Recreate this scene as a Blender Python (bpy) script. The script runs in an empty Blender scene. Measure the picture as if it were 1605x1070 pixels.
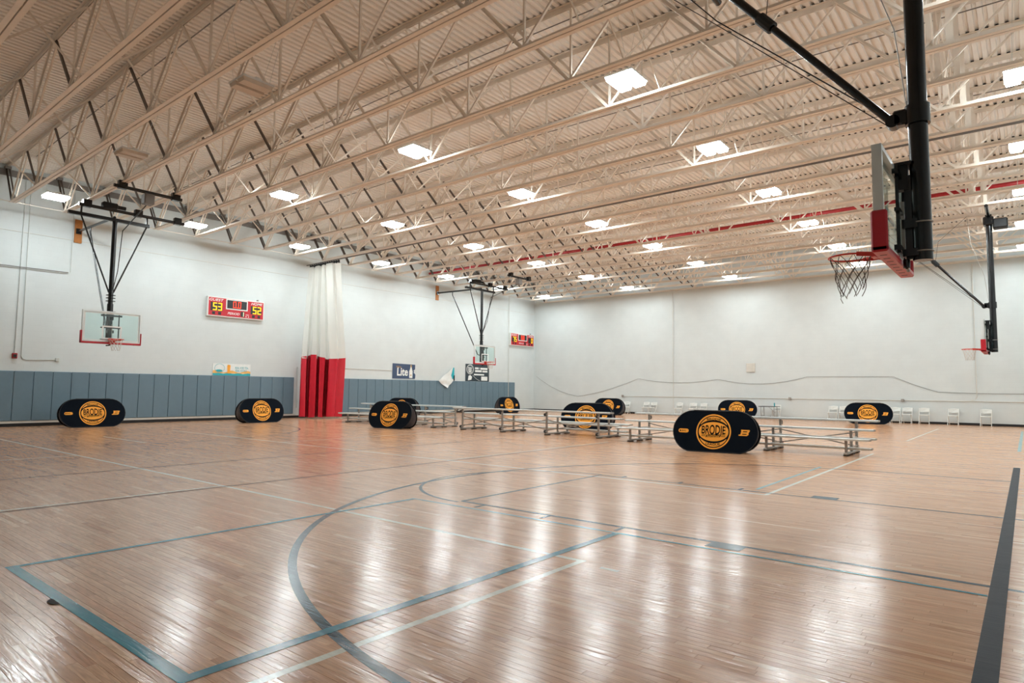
import bpy, math, random
from mathutils import Vector, Matrix
random.seed(7)
C = bpy.context.scene.collection
scene = bpy.context.scene

# ------------------------------------------------------------------ camera, light, exposure
RX, NY, BY = 31.9, -0.6, 38.66          # right wall, near wall, back wall
cam_d = bpy.data.cameras.new('camera'); cam = bpy.data.objects.new('camera', cam_d); C.objects.link(cam)
cam_d.sensor_width = 36.0; cam_d.lens = 36.0 * 994.41 / 1605.0; cam_d.clip_start = 0.05; cam_d.clip_end = 200
yaw, pitch, roll = 0.6817, 0.0756, 0.0094
fw = Vector((-math.sin(yaw)*math.cos(pitch), math.cos(yaw)*math.cos(pitch), math.sin(pitch)))
rt = fw.cross(Vector((0, 0, 1))).normalized(); up = rt.cross(fw)
r2 = rt*math.cos(roll) + up*math.sin(roll); u2 = up*math.cos(roll) - rt*math.sin(roll)
m3 = Matrix((r2, u2, -fw)).transposed()
cam.matrix_world = Matrix.Translation((29.181, 0.0, 1.542)) @ m3.to_4x4()
scene.camera = cam
world = bpy.data.worlds.new('world'); scene.world = world; world.use_nodes = True
world.node_tree.nodes['Background'].inputs[0].default_value = (0.9, 0.95, 1, 1)
world.node_tree.nodes['Background'].inputs[1].default_value = 0.0
scene.view_settings.view_transform = 'Standard'; scene.view_settings.look = 'None'
scene.view_settings.gamma = 1.0; scene.view_settings.use_curve_mapping = False
scene.view_settings.exposure = 0.70
LIGHT = 62.0                             # emission of the lit ceiling panels
cy = scene.cycles
cy.max_bounces = 8; cy.diffuse_bounces = 4; cy.glossy_bounces = 4; cy.transparent_max_bounces = 12
cy.use_denoising = True; cy.caustics_reflective = False; cy.caustics_refractive = False
cy.sample_clamp_indirect = 8.0; cy.use_adaptive_sampling = True; cy.adaptive_threshold = 0.035

# ------------------------------------------------------------------ materials
def lin(c):
    f = lambda v: v/12.92 if v <= 0.04045 else ((v+0.055)/1.055)**2.4
    return tuple(f(x/255.0) for x in c) + (1.0,)
class NT:
    def __init__(s, name):
        s.m = bpy.data.materials.new(name); s.m.use_nodes = True; s.t = s.m.node_tree; s.t.nodes.clear()
        s.out = s.t.nodes.new('ShaderNodeOutputMaterial')
    def n(s, typ, **kw):
        nd = s.t.nodes.new(typ)
        for k, v in kw.items():
            if k == 'inp':
                for i, val in v.items(): nd.inputs[i].default_value = val
            else: setattr(nd, k, v)
        return nd
    def l(s, a, b): s.t.links.new(a, b)
def mat(name, rgb, rough=0.5, metal=0.0, var=0.06, scale=6.0, bump=0.0, bscale=60.0, emit=0.0, coat=0.0, spec=0.5):
    a = NT(name); c = lin(rgb)
    p = a.n('ShaderNodeBsdfPrincipled', inp={'Roughness': rough, 'Metallic': metal, 'Specular IOR Level': spec})
    co = a.n('ShaderNodeTexCoord')
    nz = a.n('ShaderNodeTexNoise', inp={'Scale': scale, 'Detail': 4.0}); a.l(co.outputs['Object'], nz.inputs['Vector'])
    rp = a.n('ShaderNodeValToRGB')
    rp.color_ramp.elements[0].position = 0.25; rp.color_ramp.elements[1].position = 0.75
    rp.color_ramp.elements[0].color = tuple(x*(1-var) for x in c[:3]) + (1,)
    rp.color_ramp.elements[1].color = tuple(min(1, x*(1+var)) for x in c[:3]) + (1,)
    a.l(nz.outputs['Fac'], rp.inputs['Fac']); a.l(rp.outputs['Color'], p.inputs['Base Color'])
    if coat: p.inputs['Coat Weight'].default_value = coat
    if bump:
        n2 = a.n('ShaderNodeTexNoise', inp={'Scale': bscale, 'Detail': 3.0}); a.l(co.outputs['Object'], n2.inputs['Vector'])
        b = a.n('ShaderNodeBump', inp={'Strength': bump, 'Distance': 0.01}); a.l(n2.outputs['Fac'], b.inputs['Height'])
        a.l(b.outputs['Normal'], p.inputs['Normal'])
    if emit:
        p.inputs['Emission Color'].default_value = c; p.inputs['Emission Strength'].default_value = emit
    a.l(p.outputs['BSDF'], a.out.inputs['Surface'])
    return a.m
def wood_floor(name, paint=None, spec=0.42, ro=(0.13, 0.24)):
    """Varnished strip oak (or the paint of a court line under the same varnish)."""
    a = NT(name)
    p = a.n('ShaderNodeBsdfPrincipled', inp={'Roughness': 0.19, 'Specular IOR Level': spec})
    geo = a.n('ShaderNodeNewGeometry')
    tint = a.n('ShaderNodeAttribute', attribute_name='tint')
    # shift the grain from strip to strip
    off = a.n('ShaderNodeCombineXYZ'); ml = a.n('ShaderNodeMath', operation='MULTIPLY', inp={1: 37.0}); a.l(tint.outputs['Fac'], ml.inputs[0])
    a.l(ml.outputs[0], off.inputs['X']); a.l(ml.outputs[0], off.inputs['Z'])
    add = a.n('ShaderNodeVectorMath', operation='ADD'); a.l(geo.outputs['Position'], add.inputs[0]); a.l(off.outputs[0], add.inputs[1])
    mp = a.n('ShaderNodeMapping', inp={'Scale': (2.2, 26.0, 1.0)}); a.l(add.outputs[0], mp.inputs['Vector'])
    grain = a.n('ShaderNodeTexNoise', inp={'Scale': 1.6, 'Detail': 5.0, 'Roughness': 0.55, 'Distortion': 0.9}); a.l(mp.outputs[0], grain.inputs['Vector'])
    mp2 = a.n('ShaderNodeMapping', inp={'Scale': (0.55, 7.0, 1.0)}); a.l(add.outputs[0], mp2.inputs['Vector'])
    wv = a.n('ShaderNodeTexNoise', inp={'Scale': 1.5, 'Detail': 1.5, 'Distortion': 0.4}); a.l(mp2.outputs[0], wv.inputs['Vector'])
    rings = a.n('ShaderNodeMath', operation='MULTIPLY', inp={1: 90.0}); a.l(wv.outputs['Fac'], rings.inputs[0])
    sn = a.n('ShaderNodeMath', operation='SINE'); a.l(rings.outputs[0], sn.inputs[0])
    if paint is None:
        rp = a.n('ShaderNodeValToRGB'); e = rp.color_ramp.elements
        e[0].position = 0.0; e[0].color = lin((166, 110, 78)); e[1].position = 1.0; e[1].color = lin((234, 198, 164))
        x = e.new(0.35); x.color = lin((202, 150, 114)); x = e.new(0.75); x.color = lin((217, 170, 133))
        a.l(tint.outputs['Fac'], rp.inputs['Fac'])
        gr = a.n('ShaderNodeMapRange', inp={1: 0.3, 2: 0.72, 3: 0.80, 4: 1.10}); a.l(grain.outputs['Fac'], gr.inputs[0])
        sr = a.n('ShaderNodeMapRange', inp={1: -1.0, 2: 1.0, 3: 0.92, 4: 1.05}); a.l(sn.outputs[0], sr.inputs[0])
        mm = a.n('ShaderNodeMath', operation='MULTIPLY'); a.l(gr.outputs[0], mm.inputs[0]); a.l(sr.outputs[0], mm.inputs[1])
        mx = a.n('ShaderNodeVectorMath', operation='SCALE'); a.l(rp.outputs['Color'], mx.inputs[0]); a.l(mm.outputs[0], mx.inputs['Scale'])
        a.l(mx.outputs[0], p.inputs['Base Color'])
    else:
        c = lin(paint); gr = a.n('ShaderNodeMapRange', inp={1: 0.3, 2: 0.7, 3: 0.86, 4: 1.06}); a.l(grain.outputs['Fac'], gr.inputs[0])
        mx = a.n('ShaderNodeVectorMath', operation='SCALE', inp={0: c[:3]}); a.l(gr.outputs[0], mx.inputs['Scale']); a.l(mx.outputs[0], p.inputs['Base Color'])
    rr = a.n('ShaderNodeMapRange', inp={1: 0.3, 2: 0.7, 3: ro[0], 4: ro[1]}); a.l(grain.outputs['Fac'], rr.inputs[0]); a.l(rr.outputs[0], p.inputs['Roughness'])
    hm = a.n('ShaderNodeMath', operation='MULTIPLY_ADD', inp={1: 0.16}); a.l(sn.outputs[0], hm.inputs[0]); a.l(grain.outputs['Fac'], hm.inputs[2])
    b = a.n('ShaderNodeBump', inp={'Strength': 0.6, 'Distance': 0.0010}); a.l(hm.outputs[0], b.inputs['Height']); a.l(b.outputs['Normal'], p.inputs['Normal'])
    a.l(p.outputs['BSDF'], a.out.inputs['Surface'])
    return a.m
def wall_mat(name, rgb):
    a = NT(name); c = lin(rgb)
    p = a.n('ShaderNodeBsdfPrincipled', inp={'Roughness': 0.6})
    geo = a.n('ShaderNodeNewGeometry')
    sep = a.n('ShaderNodeSeparateXYZ'); a.l(geo.outputs['Position'], sep.inputs[0])
    sm = a.n('ShaderNodeMath', operation='ADD'); a.l(sep.outputs['X'], sm.inputs[0]); a.l(sep.outputs['Y'], sm.inputs[1])
    cb = a.n('ShaderNodeCombineXYZ'); a.l(sm.outputs[0], cb.inputs['X']); a.l(sep.outputs['Z'], cb.inputs['Y'])
    br = a.n('ShaderNodeTexBrick', inp={'Scale': 1.0, 'Brick Width': 0.42, 'Row Height': 0.21, 'Mortar Size': 0.006, 'Mortar Smooth': 0.6,
             'Color1': c, 'Color2': tuple(x*0.985 for x in c[:3])+(1,), 'Mortar': tuple(x*0.955 for x in c[:3])+(1,)})
    a.l(cb.outputs[0], br.inputs['Vector'])
    nz = a.n('ShaderNodeTexNoise', inp={'Scale': 1.3, 'Detail': 6.0}); a.l(geo.outputs['Position'], nz.inputs['Vector'])
    mr = a.n('ShaderNodeMapRange', inp={1: 0.3, 2: 0.7, 3: 0.965, 4: 1.02}); a.l(nz.outputs['Fac'], mr.inputs[0])
    mx = a.n('ShaderNodeVectorMath', operation='SCALE'); a.l(br.outputs['Color'], mx.inputs[0]); a.l(mr.outputs[0], mx.inputs['Scale'])
    a.l(mx.outputs[0], p.inputs['Base Color'])
    b = a.n('ShaderNodeBump', inp={'Strength': 0.25, 'Distance': 0.004}, invert=True); a.l(br.outputs['Fac'], b.inputs['Height']); a.l(b.outputs['Normal'], p.inputs['Normal'])
    a.l(p.outputs['BSDF'], a.out.inputs['Surface'])
    return a.m
def glass_mat(name, tintc=(0.86, 0.95, 0.94)):
    a = NT(name)
    tr = a.n('ShaderNodeBsdfTransparent', inp={'Color': tintc + (1,)})
    gl = a.n('ShaderNodeBsdfGlossy', inp={'Roughness': 0.03})
    lw = a.n('ShaderNodeFresnel', inp={'IOR': 1.45})
    nz = a.n('ShaderNodeTexNoise', inp={'Scale': 3.0}); mr = a.n('ShaderNodeMapRange', inp={1: 0, 2: 1, 3: 0.01, 4: 0.06})
    a.l(nz.outputs['Fac'], mr.inputs[0]); sm = a.n('ShaderNodeMath', operation='ADD'); a.l(lw.outputs[0], sm.inputs[0]); a.l(mr.outputs[0], sm.inputs[1])
    geo = a.n('ShaderNodeNewGeometry'); inv = a.n('ShaderNodeMath', operation='SUBTRACT', inp={0: 1.0}); a.l(geo.outputs['Backfacing'], inv.inputs[1])
    ad = a.n('ShaderNodeMath', operation='MULTIPLY', use_clamp=True); a.l(sm.outputs[0], ad.inputs[0]); a.l(inv.outputs[0], ad.inputs[1])
    mx = a.n('ShaderNodeMixShader'); a.l(ad.outputs[0], mx.inputs[0]); a.l(tr.outputs[0], mx.inputs[1]); a.l(gl.outputs[0], mx.inputs[2])
    a.l(mx.outputs[0], a.out.inputs['Surface'])
    return a.m
def net_cloth(name, rgb):
    a = NT(name); c = lin(rgb)
    d = a.n('ShaderNodeBsdfDiffuse', inp={'Color': c}); t = a.n('ShaderNodeBsdfTranslucent', inp={'Color': c})
    tr = a.n('ShaderNodeBsdfTransparent')
    m1 = a.n('ShaderNodeMixShader', inp={0: 0.35}); a.l(d.outputs[0], m1.inputs[1]); a.l(t.outputs[0], m1.inputs[2])
    nz = a.n('ShaderNodeTexNoise', inp={'Scale': 2.0}); mr = a.n('ShaderNodeMapRange', inp={1: 0, 2: 1, 3: 0.22, 4: 0.36}); a.l(nz.outputs['Fac'], mr.inputs[0])
    m2 = a.n('ShaderNodeMixShader'); a.l(mr.outputs[0], m2.inputs[0]); a.l(m1.outputs[0], m2.inputs[1]); a.l(tr.outputs[0], m2.inputs[2])
    a.l(m2.outputs[0], a.out.inputs['Surface'])
    return a.m

M = dict(
    wood=wood_floor('varnished_oak'),
    p_white=wood_floor('white_line_paint', (222, 226, 214)), p_teal=wood_floor('teal_line_paint', (8, 132, 156), 0.25),
    p_pale=wood_floor('pale_blue_line_paint', (140, 184, 190)), p_navy=wood_floor('navy_line_paint', (4, 66, 90), 0.22, (0.15, 0.28)),
    p_black=wood_floor('black_line_paint', (24, 29, 38), 0.12, (0.5, 0.6)),
    sub=mat('subfloor', (60, 40, 30), 0.9), wall=wall_mat('painted_block', (209, 216, 216)),
    deck=mat('painted_deck', (240, 234, 226), 0.6, var=0.03, scale=2), steel=mat('cream_painted_steel', (234, 222, 208), 0.45, var=0.05, scale=3),
    shadesteel=mat('steel_shade_tone', (88, 77, 69), 0.5, var=0.12), fluteshade=mat('black_flute_shade', (20, 18, 17), 0.8),  # painted shade: dark copy of the cream steel, black for the flute openings
    ledge=mat('grey_steel', (120, 116, 112), 0.5), black=mat('black_steel', (14, 17, 20), 0.22, var=0.2), blackm=mat('black_matte', (18, 20, 22), 0.6, var=0.2),
    basebl=mat('black_rubber_base', (22, 22, 24), 0.6), strip=mat('white_wood_strip', (206, 204, 196), 0.5),
    pad=mat('grey_vinyl', (100, 124, 138), 0.42, var=0.04, bump=0.08, bscale=220), padside=mat('grey_vinyl_end', (88, 103, 115), 0.45),
    red=mat('red_pad', (186, 22, 40), 0.38, var=0.05), redpipe=mat('red_pipe', (158, 22, 30), 0.4), rim=mat('orange_red_rim', (214, 50, 32), 0.35),
    alu=mat('aluminium', (214, 219, 218), 0.36, metal=0.25, var=0.04), galv=mat('galvanised', (158, 154, 148), 0.45, metal=0.5, var=0.08),
    rubber=mat('dark_rubber', (40, 40, 42), 0.7), glass=glass_mat('backboard_glass'), white=mat('white_paint', (232, 234, 232), 0.4, var=0.02),
    whiteplas=mat('white_plastic', (226, 228, 224), 0.4, var=0.03), net=mat('net_cord', (206, 200, 192), 0.8), netdark=mat('worn_net_cord', (88, 78, 72), 0.8),
    wood_blk=mat('plywood_block', (176, 112, 52), 0.55, var=0.15, scale=14), ban=mat('navy_black_fabric', (6, 15, 26), 0.85, var=0.12, scale=5, bump=0.15, bscale=14, spec=0.12),
    lining=mat('grey_lining', (118, 120, 128), 0.7), orange=mat('orange_print', (252, 172, 58), 0.7, var=0.04), ink=mat('black_print', (3, 8, 14), 0.85, spec=0.12),
    sred=mat('scoreboard_red', (190, 22, 40), 0.4), led_y=mat('amber_led', (250, 196, 20), 0.4, emit=0.5), led_r=mat('red_led', (255, 60, 30), 0.4, emit=0.7), led_w=mat('pale_led', (226, 240, 190), 0.4, emit=0.9),
    dark=mat('dark_display', (14, 16, 18), 0.3), curt_r=mat('red_vinyl_curtain', (196, 22, 46), 0.4, var=0.06), curt_w=net_cloth('white_mesh_curtain', (236, 236, 230)),
    poster_navy=mat('poster_navy', (58, 78, 108), 0.5), poster_dark=mat('poster_charcoal', (44, 58, 66), 0.5), poster_w=mat('poster_white', (232, 236, 234), 0.5),
    teal=mat('teal_print', (34, 170, 184), 0.5), sand=mat('sand_print', (240, 182, 96), 0.5, var=0.15), gold=mat('gold_print', (190, 148, 80), 0.5),
    conduit=mat('painted_conduit', (196, 200, 196), 0.5), cable=mat('black_cable', (24, 24, 26), 0.5), greycable=mat('steel_cable', (150, 146, 138), 0.4, metal=0.6),
    unlit=mat('unlit_lens', (206, 190, 172), 0.4), housing=mat('light_housing', (214, 216, 214), 0.4), lens=mat('lit_lens', (255, 255, 252), 0.4, emit=LIGHT),
    table=mat('dark_table_top', (52, 56, 58), 0.5), bottle=mat('teal_bottle', (40, 150, 158), 0.3), smudge=mat('black_scuff', (22, 20, 20), 0.7),
)
e_ = M['lens'].node_tree.nodes
for nd in e_:
    if nd.type == 'BSDF_PRINCIPLED': nd.inputs['Emission Color'].default_value = (0.89, 0.99, 1.015, 1)

# ------------------------------------------------------------------ mesh helpers
class MB:
    def __init__(s): s.v = []; s.f = []
    def add(s, vs, fs):
        o = len(s.v); s.v += [tuple(v) for v in vs]; s.f += [tuple(i+o for i in f) for f in fs]; return s
    def box(s, lo, hi):
        x0, y0, z0 = lo; x1, y1, z1 = hi
        return s.add([(x0,y0,z0),(x1,y0,z0),(x1,y1,z0),(x0,y1,z0),(x0,y0,z1),(x1,y0,z1),(x1,y1,z1),(x0,y1,z1)],
                     [(0,3,2,1),(4,5,6,7),(0,1,5,4),(1,2,6,5),(2,3,7,6),(3,0,4,7)])
    def cbox(s, lo, hi, b=0.01):
        """box with chamfered edges"""
        x0, y0, z0 = lo; x1, y1, z1 = hi; vs = []
        for ax in range(3):
            for sx in (0, 1):
                for sy in (0, 1):
                    for sz in (0, 1):
                        q = [(x0, x1)[sx], (y0, y1)[sy], (z0, z1)[sz]]; sg = (sx, sy, sz)
                        for k in range(3):
                            if k != ax: q[k] += b if sg[k] == 0 else -b
                        vs.append(q)
        I = lambda ax, a, c, d: ax*8 + a*4 + c*2 + d
        fs = []
        for sd in (0, 1):
            f = [I(0,sd,0,0), I(0,sd,1,0), I(0,sd,1,1), I(0,sd,0,1)]; fs.append(f if sd else f[::-1])
            f = [I(1,0,sd,0), I(1,0,sd,1), I(1,1,sd,1), I(1,1,sd,0)]; fs.append(f if sd else f[::-1])
            f = [I(2,0,0,sd), I(2,1,0,sd), I(2,1,1,sd), I(2,0,1,sd)]; fs.append(f if sd else f[::-1])
        for p in (0, 1):
            for q in (0, 1):
                fs.append([I(0,p,q,0), I(0,p,q,1), I(1,p,q,1), I(1,p,q,0)])
                fs.append([I(0,p,0,q), I(0,p,1,q), I(2,p,1,q), I(2,p,0,q)])
                fs.append([I(1,0,p,q), I(1,1,p,q), I(2,1,p,q), I(2,0,p,q)])
                for r in (0, 1): fs.append([I(0,p,q,r), I(1,p,q,r), I(2,p,q,r)])
        return s.add(vs, fs)
    def tube(s, pts, r, n=8, cap=True, closed=False):
        pts = [Vector(p) for p in pts]; N = len(pts); rings = []; prev = None
        for i, p in enumerate(pts):
            if closed: d = pts[(i+1) % N] - pts[i-1]
            else: d = pts[min(i+1, N-1)] - pts[max(i-1, 0)]
            d.normalize()
            ref = prev if prev is not None else (Vector((0,0,1)) if abs(d.z) < 0.9 else Vector((1,0,0)))
            a = ref - d*ref.dot(d)
            if a.length < 1e-6: a = Vector((1,0,0)) - d*d.x
            a.normalize(); prev = a; b = d.cross(a)
            rad = r[i] if isinstance(r, (list, tuple)) else r
            rings.append([p + (a*math.cos(t) + b*math.sin(t))*rad for t in (2*math.pi*k/n for k in range(n))])
        vs = [q for rg in rings for q in rg]; fs = []
        for i in range(N if closed else N-1):
            j = (i+1) % N
            for k in range(n): fs.append((i*n+k, i*n+(k+1) % n, j*n+(k+1) % n, j*n+k))
        if cap and not closed: fs += [tuple(range(n))[::-1], tuple((N-1)*n+k for k in range(n))]
        return s.add(vs, fs)
    def bar(s, p0, p1, w, t, side=(0,1,0)):
        """rectangular bar from p0 to p1; t thick along side, w across"""
        p0, p1 = Vector(p0), Vector(p1); d = (p1-p0).normalized(); a = Vector(side); a = (a - d*a.dot(d)).normalized(); b = d.cross(a)
        vs = [p + a*(t/2*i) + b*(w/2*j) for p in (p0, p1) for (i, j) in ((-1,-1),(1,-1),(1,1),(-1,1))]
        return s.add(vs, [(0,1,2,3),(7,6,5,4),(0,4,5,1),(1,5,6,2),(2,6,7,3),(3,7,4,0)])
    def prism(s, poly, fn, t0, t1):
        """polygon (u,v) swept from t0 to t1 through fn(u,v,t)"""
        n = len(poly); vs = [fn(u, v, t0) for u, v in poly] + [fn(u, v, t1) for u, v in poly]
        return s.add(vs, [tuple(range(n)), tuple(range(2*n-1, n-1, -1))] + [(i, i+n, (i+1) % n+n, (i+1) % n) for i in range(n)])
    def mesh(s, name):
        me = bpy.data.meshes.new(name); me.from_pydata(s.v, [], s.f); me.update(); return me
def smooth(o, ang=40):
    me = o.data
    for p in me.polygons: p.use_smooth = True
    try: me.set_sharp_from_angle(angle=math.radians(ang))
    except Exception: pass
    return o
def fixn(me):
    import bmesh
    b = bmesh.new(); b.from_mesh(me); bmesh.ops.recalc_face_normals(b, faces=b.faces); b.to_mesh(me); b.free()
def obj(name, mb, m, parent=None, sm=False, fix=True):
    me = mb.mesh(name) if isinstance(mb, MB) else mb
    if fix and isinstance(mb, MB): fixn(me)
    if m is not None and not len(me.materials): me.materials.append(M[m] if isinstance(m, str) else m)
    o = bpy.data.objects.new(name, me); C.objects.link(o)
    if parent is not None: o.parent = parent
    if sm: smooth(o)
    return o
def tag(o, label, cat, group=None):
    o['label'] = label; o['category'] = cat
    if group: o['group'] = group
    return o
def thing(name, label, cat, loc=(0,0,0), rz=0.0, group=None):
    o = bpy.data.objects.new(name, None); C.objects.link(o); o.location = loc; o.rotation_euler = (0, 0, rz); o.empty_display_size = 0.2
    return tag(o, label, cat, group)
def struct(name, mb=None, m=None):
    if mb is None:
        o = bpy.data.objects.new(name, None); C.objects.link(o)
    else: o = obj(name, mb, m)
    o['kind'] = 'structure'; return o
kids = {}
def copy_tree(o, parent=None):
    c = o.copy(); C.objects.link(c)
    if parent is not None: c.parent = parent
    for ch in list(o.children): copy_tree(ch, c)
    return c
def text_mesh(s, size, shear=0.0, ext=0.0, bold=0.0, space=1.0):
    cu = bpy.data.curves.new('lettering', 'FONT'); cu.body = s; cu.size = size; cu.shear = shear; cu.extrude = ext; cu.offset = bold
    cu.align_x = 'CENTER'; cu.align_y = 'CENTER'; cu.space_character = space; cu.resolution_u = 3
    o = bpy.data.objects.new('lettering', cu); C.objects.link(o); bpy.context.view_layer.update()
    me = bpy.data.meshes.new_from_object(o.evaluated_get(bpy.context.evaluated_depsgraph_get()))
    bpy.data.objects.remove(o); bpy.data.curves.remove(cu)
    return me
def fit_text(s, w, h, fn, shear=0.0, bold=0.0, warp=None):
    """lettering scaled into w x h about (0,0) and carried to 3-D by fn(u,v)"""
    me = text_mesh(s, 1.0, shear, 0.0, bold)
    xs = [v.co.x for v in me.vertices]; ys = [v.co.y for v in me.vertices]
    cx, cyy = (min(xs)+max(xs))/2, (min(ys)+max(ys))/2; sx, sy = w/(max(xs)-min(xs)), h/(max(ys)-min(ys))
    for v in me.vertices:
        u, q = (v.co.x-cx)*sx, (v.co.y-cyy)*sy
        if warp: u, q = warp(u, q)
        v.co = fn(u, q)
    me.materials.clear()
    return me
ORD = ['zeroth','first','second','third','fourth','fifth','sixth','seventh','eighth','ninth','tenth','eleventh','twelfth','thirteenth','fourteenth','fifteenth','sixteenth','seventeenth','eighteenth','nineteenth','twentieth','twenty-first','twenty-second','twenty-third','twenty-fourth','twenty-fifth']

# ------------------------------------------------------------------ the room
T = 0.25
TOPZ = 10.25
wl = struct('wall_left', MB().box((-T, NY-T, -0.2), (0, BY+T, TOPZ)), 'wall')
wb = struct('wall_back', MB().box((0, BY, -0.2), (RX, BY+T, TOPZ)), 'wall')
wr = struct('wall_right', MB().box((RX, NY-T, -0.2), (RX+T, BY+T, TOPZ)), 'wall')
wn = struct('wall_front', MB().box((0, NY-T, -0.2), (RX, NY, TOPZ)), 'wall')
struct('baseboard_left', MB().box((0, 4.0, 0), (0.02, BY, 0.12)), 'basebl')
struct('baseboard_back', MB().box((0.02, BY-0.02, 0), (RX, BY, 0.115)), 'basebl')
struct('trim_1', MB().box((0, 4.0, 0.125), (0.045, 18.4, 0.205)), 'strip')
struct('trim_2', MB().box((0, 19.1, 0.125), (0.045, 36.3, 0.205)), 'strip')
struct('trim_3', MB().box((0, NY, 9.30), (0.10, BY, 9.52)), 'ledge')       # steel ledger under the deck, left wall

# floor: strips of oak running along X; the 300 that show largest are single planks
floor = struct('floor', MB().box((0, NY, -0.12), (RX, BY, -0.021)), 'sub')
PW = 0.0605
def plank_geo(x0, x1, y0, y1, rnd):
    g = 0.0003; tl = (rnd.random()-0.5)*0.011; h = PW/2*tl; e = (rnd.random()-0.5)*0.00012
    za, zb = e-h, e+h; b = 0.0007
    vs = [(x0+g, y0+g, za-0.0006), (x1-g, y0+g, za-0.0006), (x1-g, y1-g, zb-0.0006), (x0+g, y1-g, zb-0.0006),
          (x0+g+b, y0+g+b, za), (x1-g-b, y0+g+b, za), (x1-g-b, y1-g-b, zb), (x0+g+b, y1-g-b, zb),
          (x0+g, y0+g, -0.020), (x1-g, y0+g, -0.020), (x1-g, y1-g, -0.020), (x0+g, y1-g, -0.020)]
    fs = [(4,5,6,7), (0,1,5,4), (1,2,6,5), (2,3,7,6), (3,0,4,7), (8,9,1,0), (9,10,2,1), (10,11,3,2), (11,8,0,3)]
    return vs, fs
cam_loc = Vector((29.181, 0, 1.542))
def to_px(p):
    d = Vector(p) - cam_loc; z = d.dot(fw)
    if z < 0.05: return None
    return 802.5 + 994.41*d.dot(r2)/z, 535 - 994.41*d.dot(u2)/z, z
rnd = random.Random(11); planks = []
nrow = int((BY-NY)/PW)+1
for i in range(nrow):
    y0 = NY + i*PW; y1 = min(y0+PW, BY); x = -rnd.random()*0.9
    while x < RX:
        ln = rnd.choice((0.35, 0.5, 0.62, 0.75, 0.9, 1.05, 1.3))*(0.85+0.3*rnd.random())
        a, b = max(x, 0.0), min(x+ln, RX); x += ln
        if b-a < 0.01: continue
        t = min(1, max(0, rnd.gauss(0.56, 0.13)));
        if rnd.random() < 0.03: t *= 0.5
        score = 0
        mid = ((a+b)/2, (y0+y1)/2, 0); q = to_px(mid)
        if q and -60 < q[0] < 1665 and q[1] < 1110: score = (b-a)*PW*1.542/q[2]**3
        planks.append((score, a, b, y0, y1, t))
planks.sort(key=lambda p: -p[0])
def set_tint(me, vals):
    at = me.attributes.new('tint', 'FLOAT', 'POINT'); at.data.foreach_set('value', vals)
rnd = random.Random(5)
for (sc_, a, b, y0, y1, t) in planks[:300]:
    vs, fs = plank_geo(a, b, y0, y1, rnd); mb = MB(); mb.add(vs, fs)
    o = obj('plank', mb, 'wood', floor, fix=False); set_tint(o.data, [t]*12)
V, F, TT = [], [], []
for (sc_, a, b, y0, y1, t) in planks[300:]:
    vs, fs = plank_geo(a, b, y0, y1, rnd); k = len(V); V += vs; F += [tuple(i+k for i in f) for f in fs]; TT += [t]*12
me = bpy.data.meshes.new('plank_field'); me.from_pydata(V, [], F); me.update(); set_tint(me, TT); me.materials.append(M['wood'])
pf = bpy.data.objects.new('plank_field', me); C.objects.link(pf); pf.parent = floor; pf['kind'] = 'stuff'

# court lines
ZL = 0.0004
def line_mesh(pts, w, closed=False):
    mb = MB(); n = len(pts); vs = []; fs = []
    for i, p in enumerate(pts):
        a = Vector(pts[max(i-1, 0)]); c = Vector(pts[min(i+1, n-1)]); d = (c-a).normalized(); nn = Vector((-d.y, d.x))
        for s in (-1, 1): vs.append((p[0]+nn.x*s*w/2, p[1]+nn.y*s*w/2, ZL))
    for i in range(n-1): fs.append((2*i, 2*i+2, 2*i+3, 2*i+1))
    return mb.add(vs, fs)
nl = [0]
def line(m, w, *pts):
    global ZL
    nl[0] += 1; ZL = 0.0004 + 0.00006*nl[0]
    o = obj('court_line', line_mesh(pts, w), m, floor)
    up_ = o.data.polygons[0].normal.z
    if up_ < 0: o.data.flip_normals()
    return o
def arc(cx, cy_, r, a0, a1, n=64): return [(cx+r*math.cos(a0+(a1-a0)*i/n), cy_+r*math.sin(a0+(a1-a0)*i/n)) for i in range(n+1)]
PI = math.pi
line('p_white', 0.062, (5.9, 4.98), (26.01, 4.98)); line('p_white', 0.062, (25.98, NY+0.1), (25.98, 5.01))
line('p_white', 0.058, (5.8, 9.93), (26.08, 9.93)); line('p_white', 0.062, (26.06, 9.93), (26.06, 18.5)); line('p_white', 0.062, (26.07, 24.2), (26.07, 33.6))
line('p_white', 0.055, (19.33, 0.3), (19.33, 4.98)); line('p_white', 0.055, (12.8, 0.3), (12.8, 4.98))
line('p_white', 0.055, (12.8, 9.95), (12.8, 16.8)); line('p_white', 0.05, (19.33, 9.95), (19.33, 16.8)); line('p_white', 0.055, (7.3, 7.3), (10.4, 7.3)); line('p_white', 0.05, (26.22, 4.9), (26.40, 4.9))
line('p_black', 0.045, (19.45, 1.0), (19.45, 16.8)); line('p_black', 0.05, (16.15, 0.8), (16.15, 15.9))
line('p_navy', 0.075, *([(28.94, 2.28)] + arc(27.35, 8.33, 6.05, -PI/2, -3*PI/2, 96) + [(28.94, 14.38)]))
line('p_navy', 0.05, *arc(4.85, 8.4, 6.05, -PI/2, PI/2, 96))
line('p_navy', 0.05, *arc(23.05, 8.31, 1.9, -PI/2, -3*PI/2, 48))
line('p_navy', 0.055, (23.05, 6.49), (23.05, 10.13)); line('p_navy', 0.06, (23.05, 6.49), (30.4, 6.49)); line('p_navy', 0.055, (23.05, 10.14), (30.4, 10.14))
for x in (23.49, 24.56, 25.58): line('p_navy', 0.05, (x, 6.27), (x, 6.47)); line('p_navy', 0.05, (x, 10.16), (x, 10.34))
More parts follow.
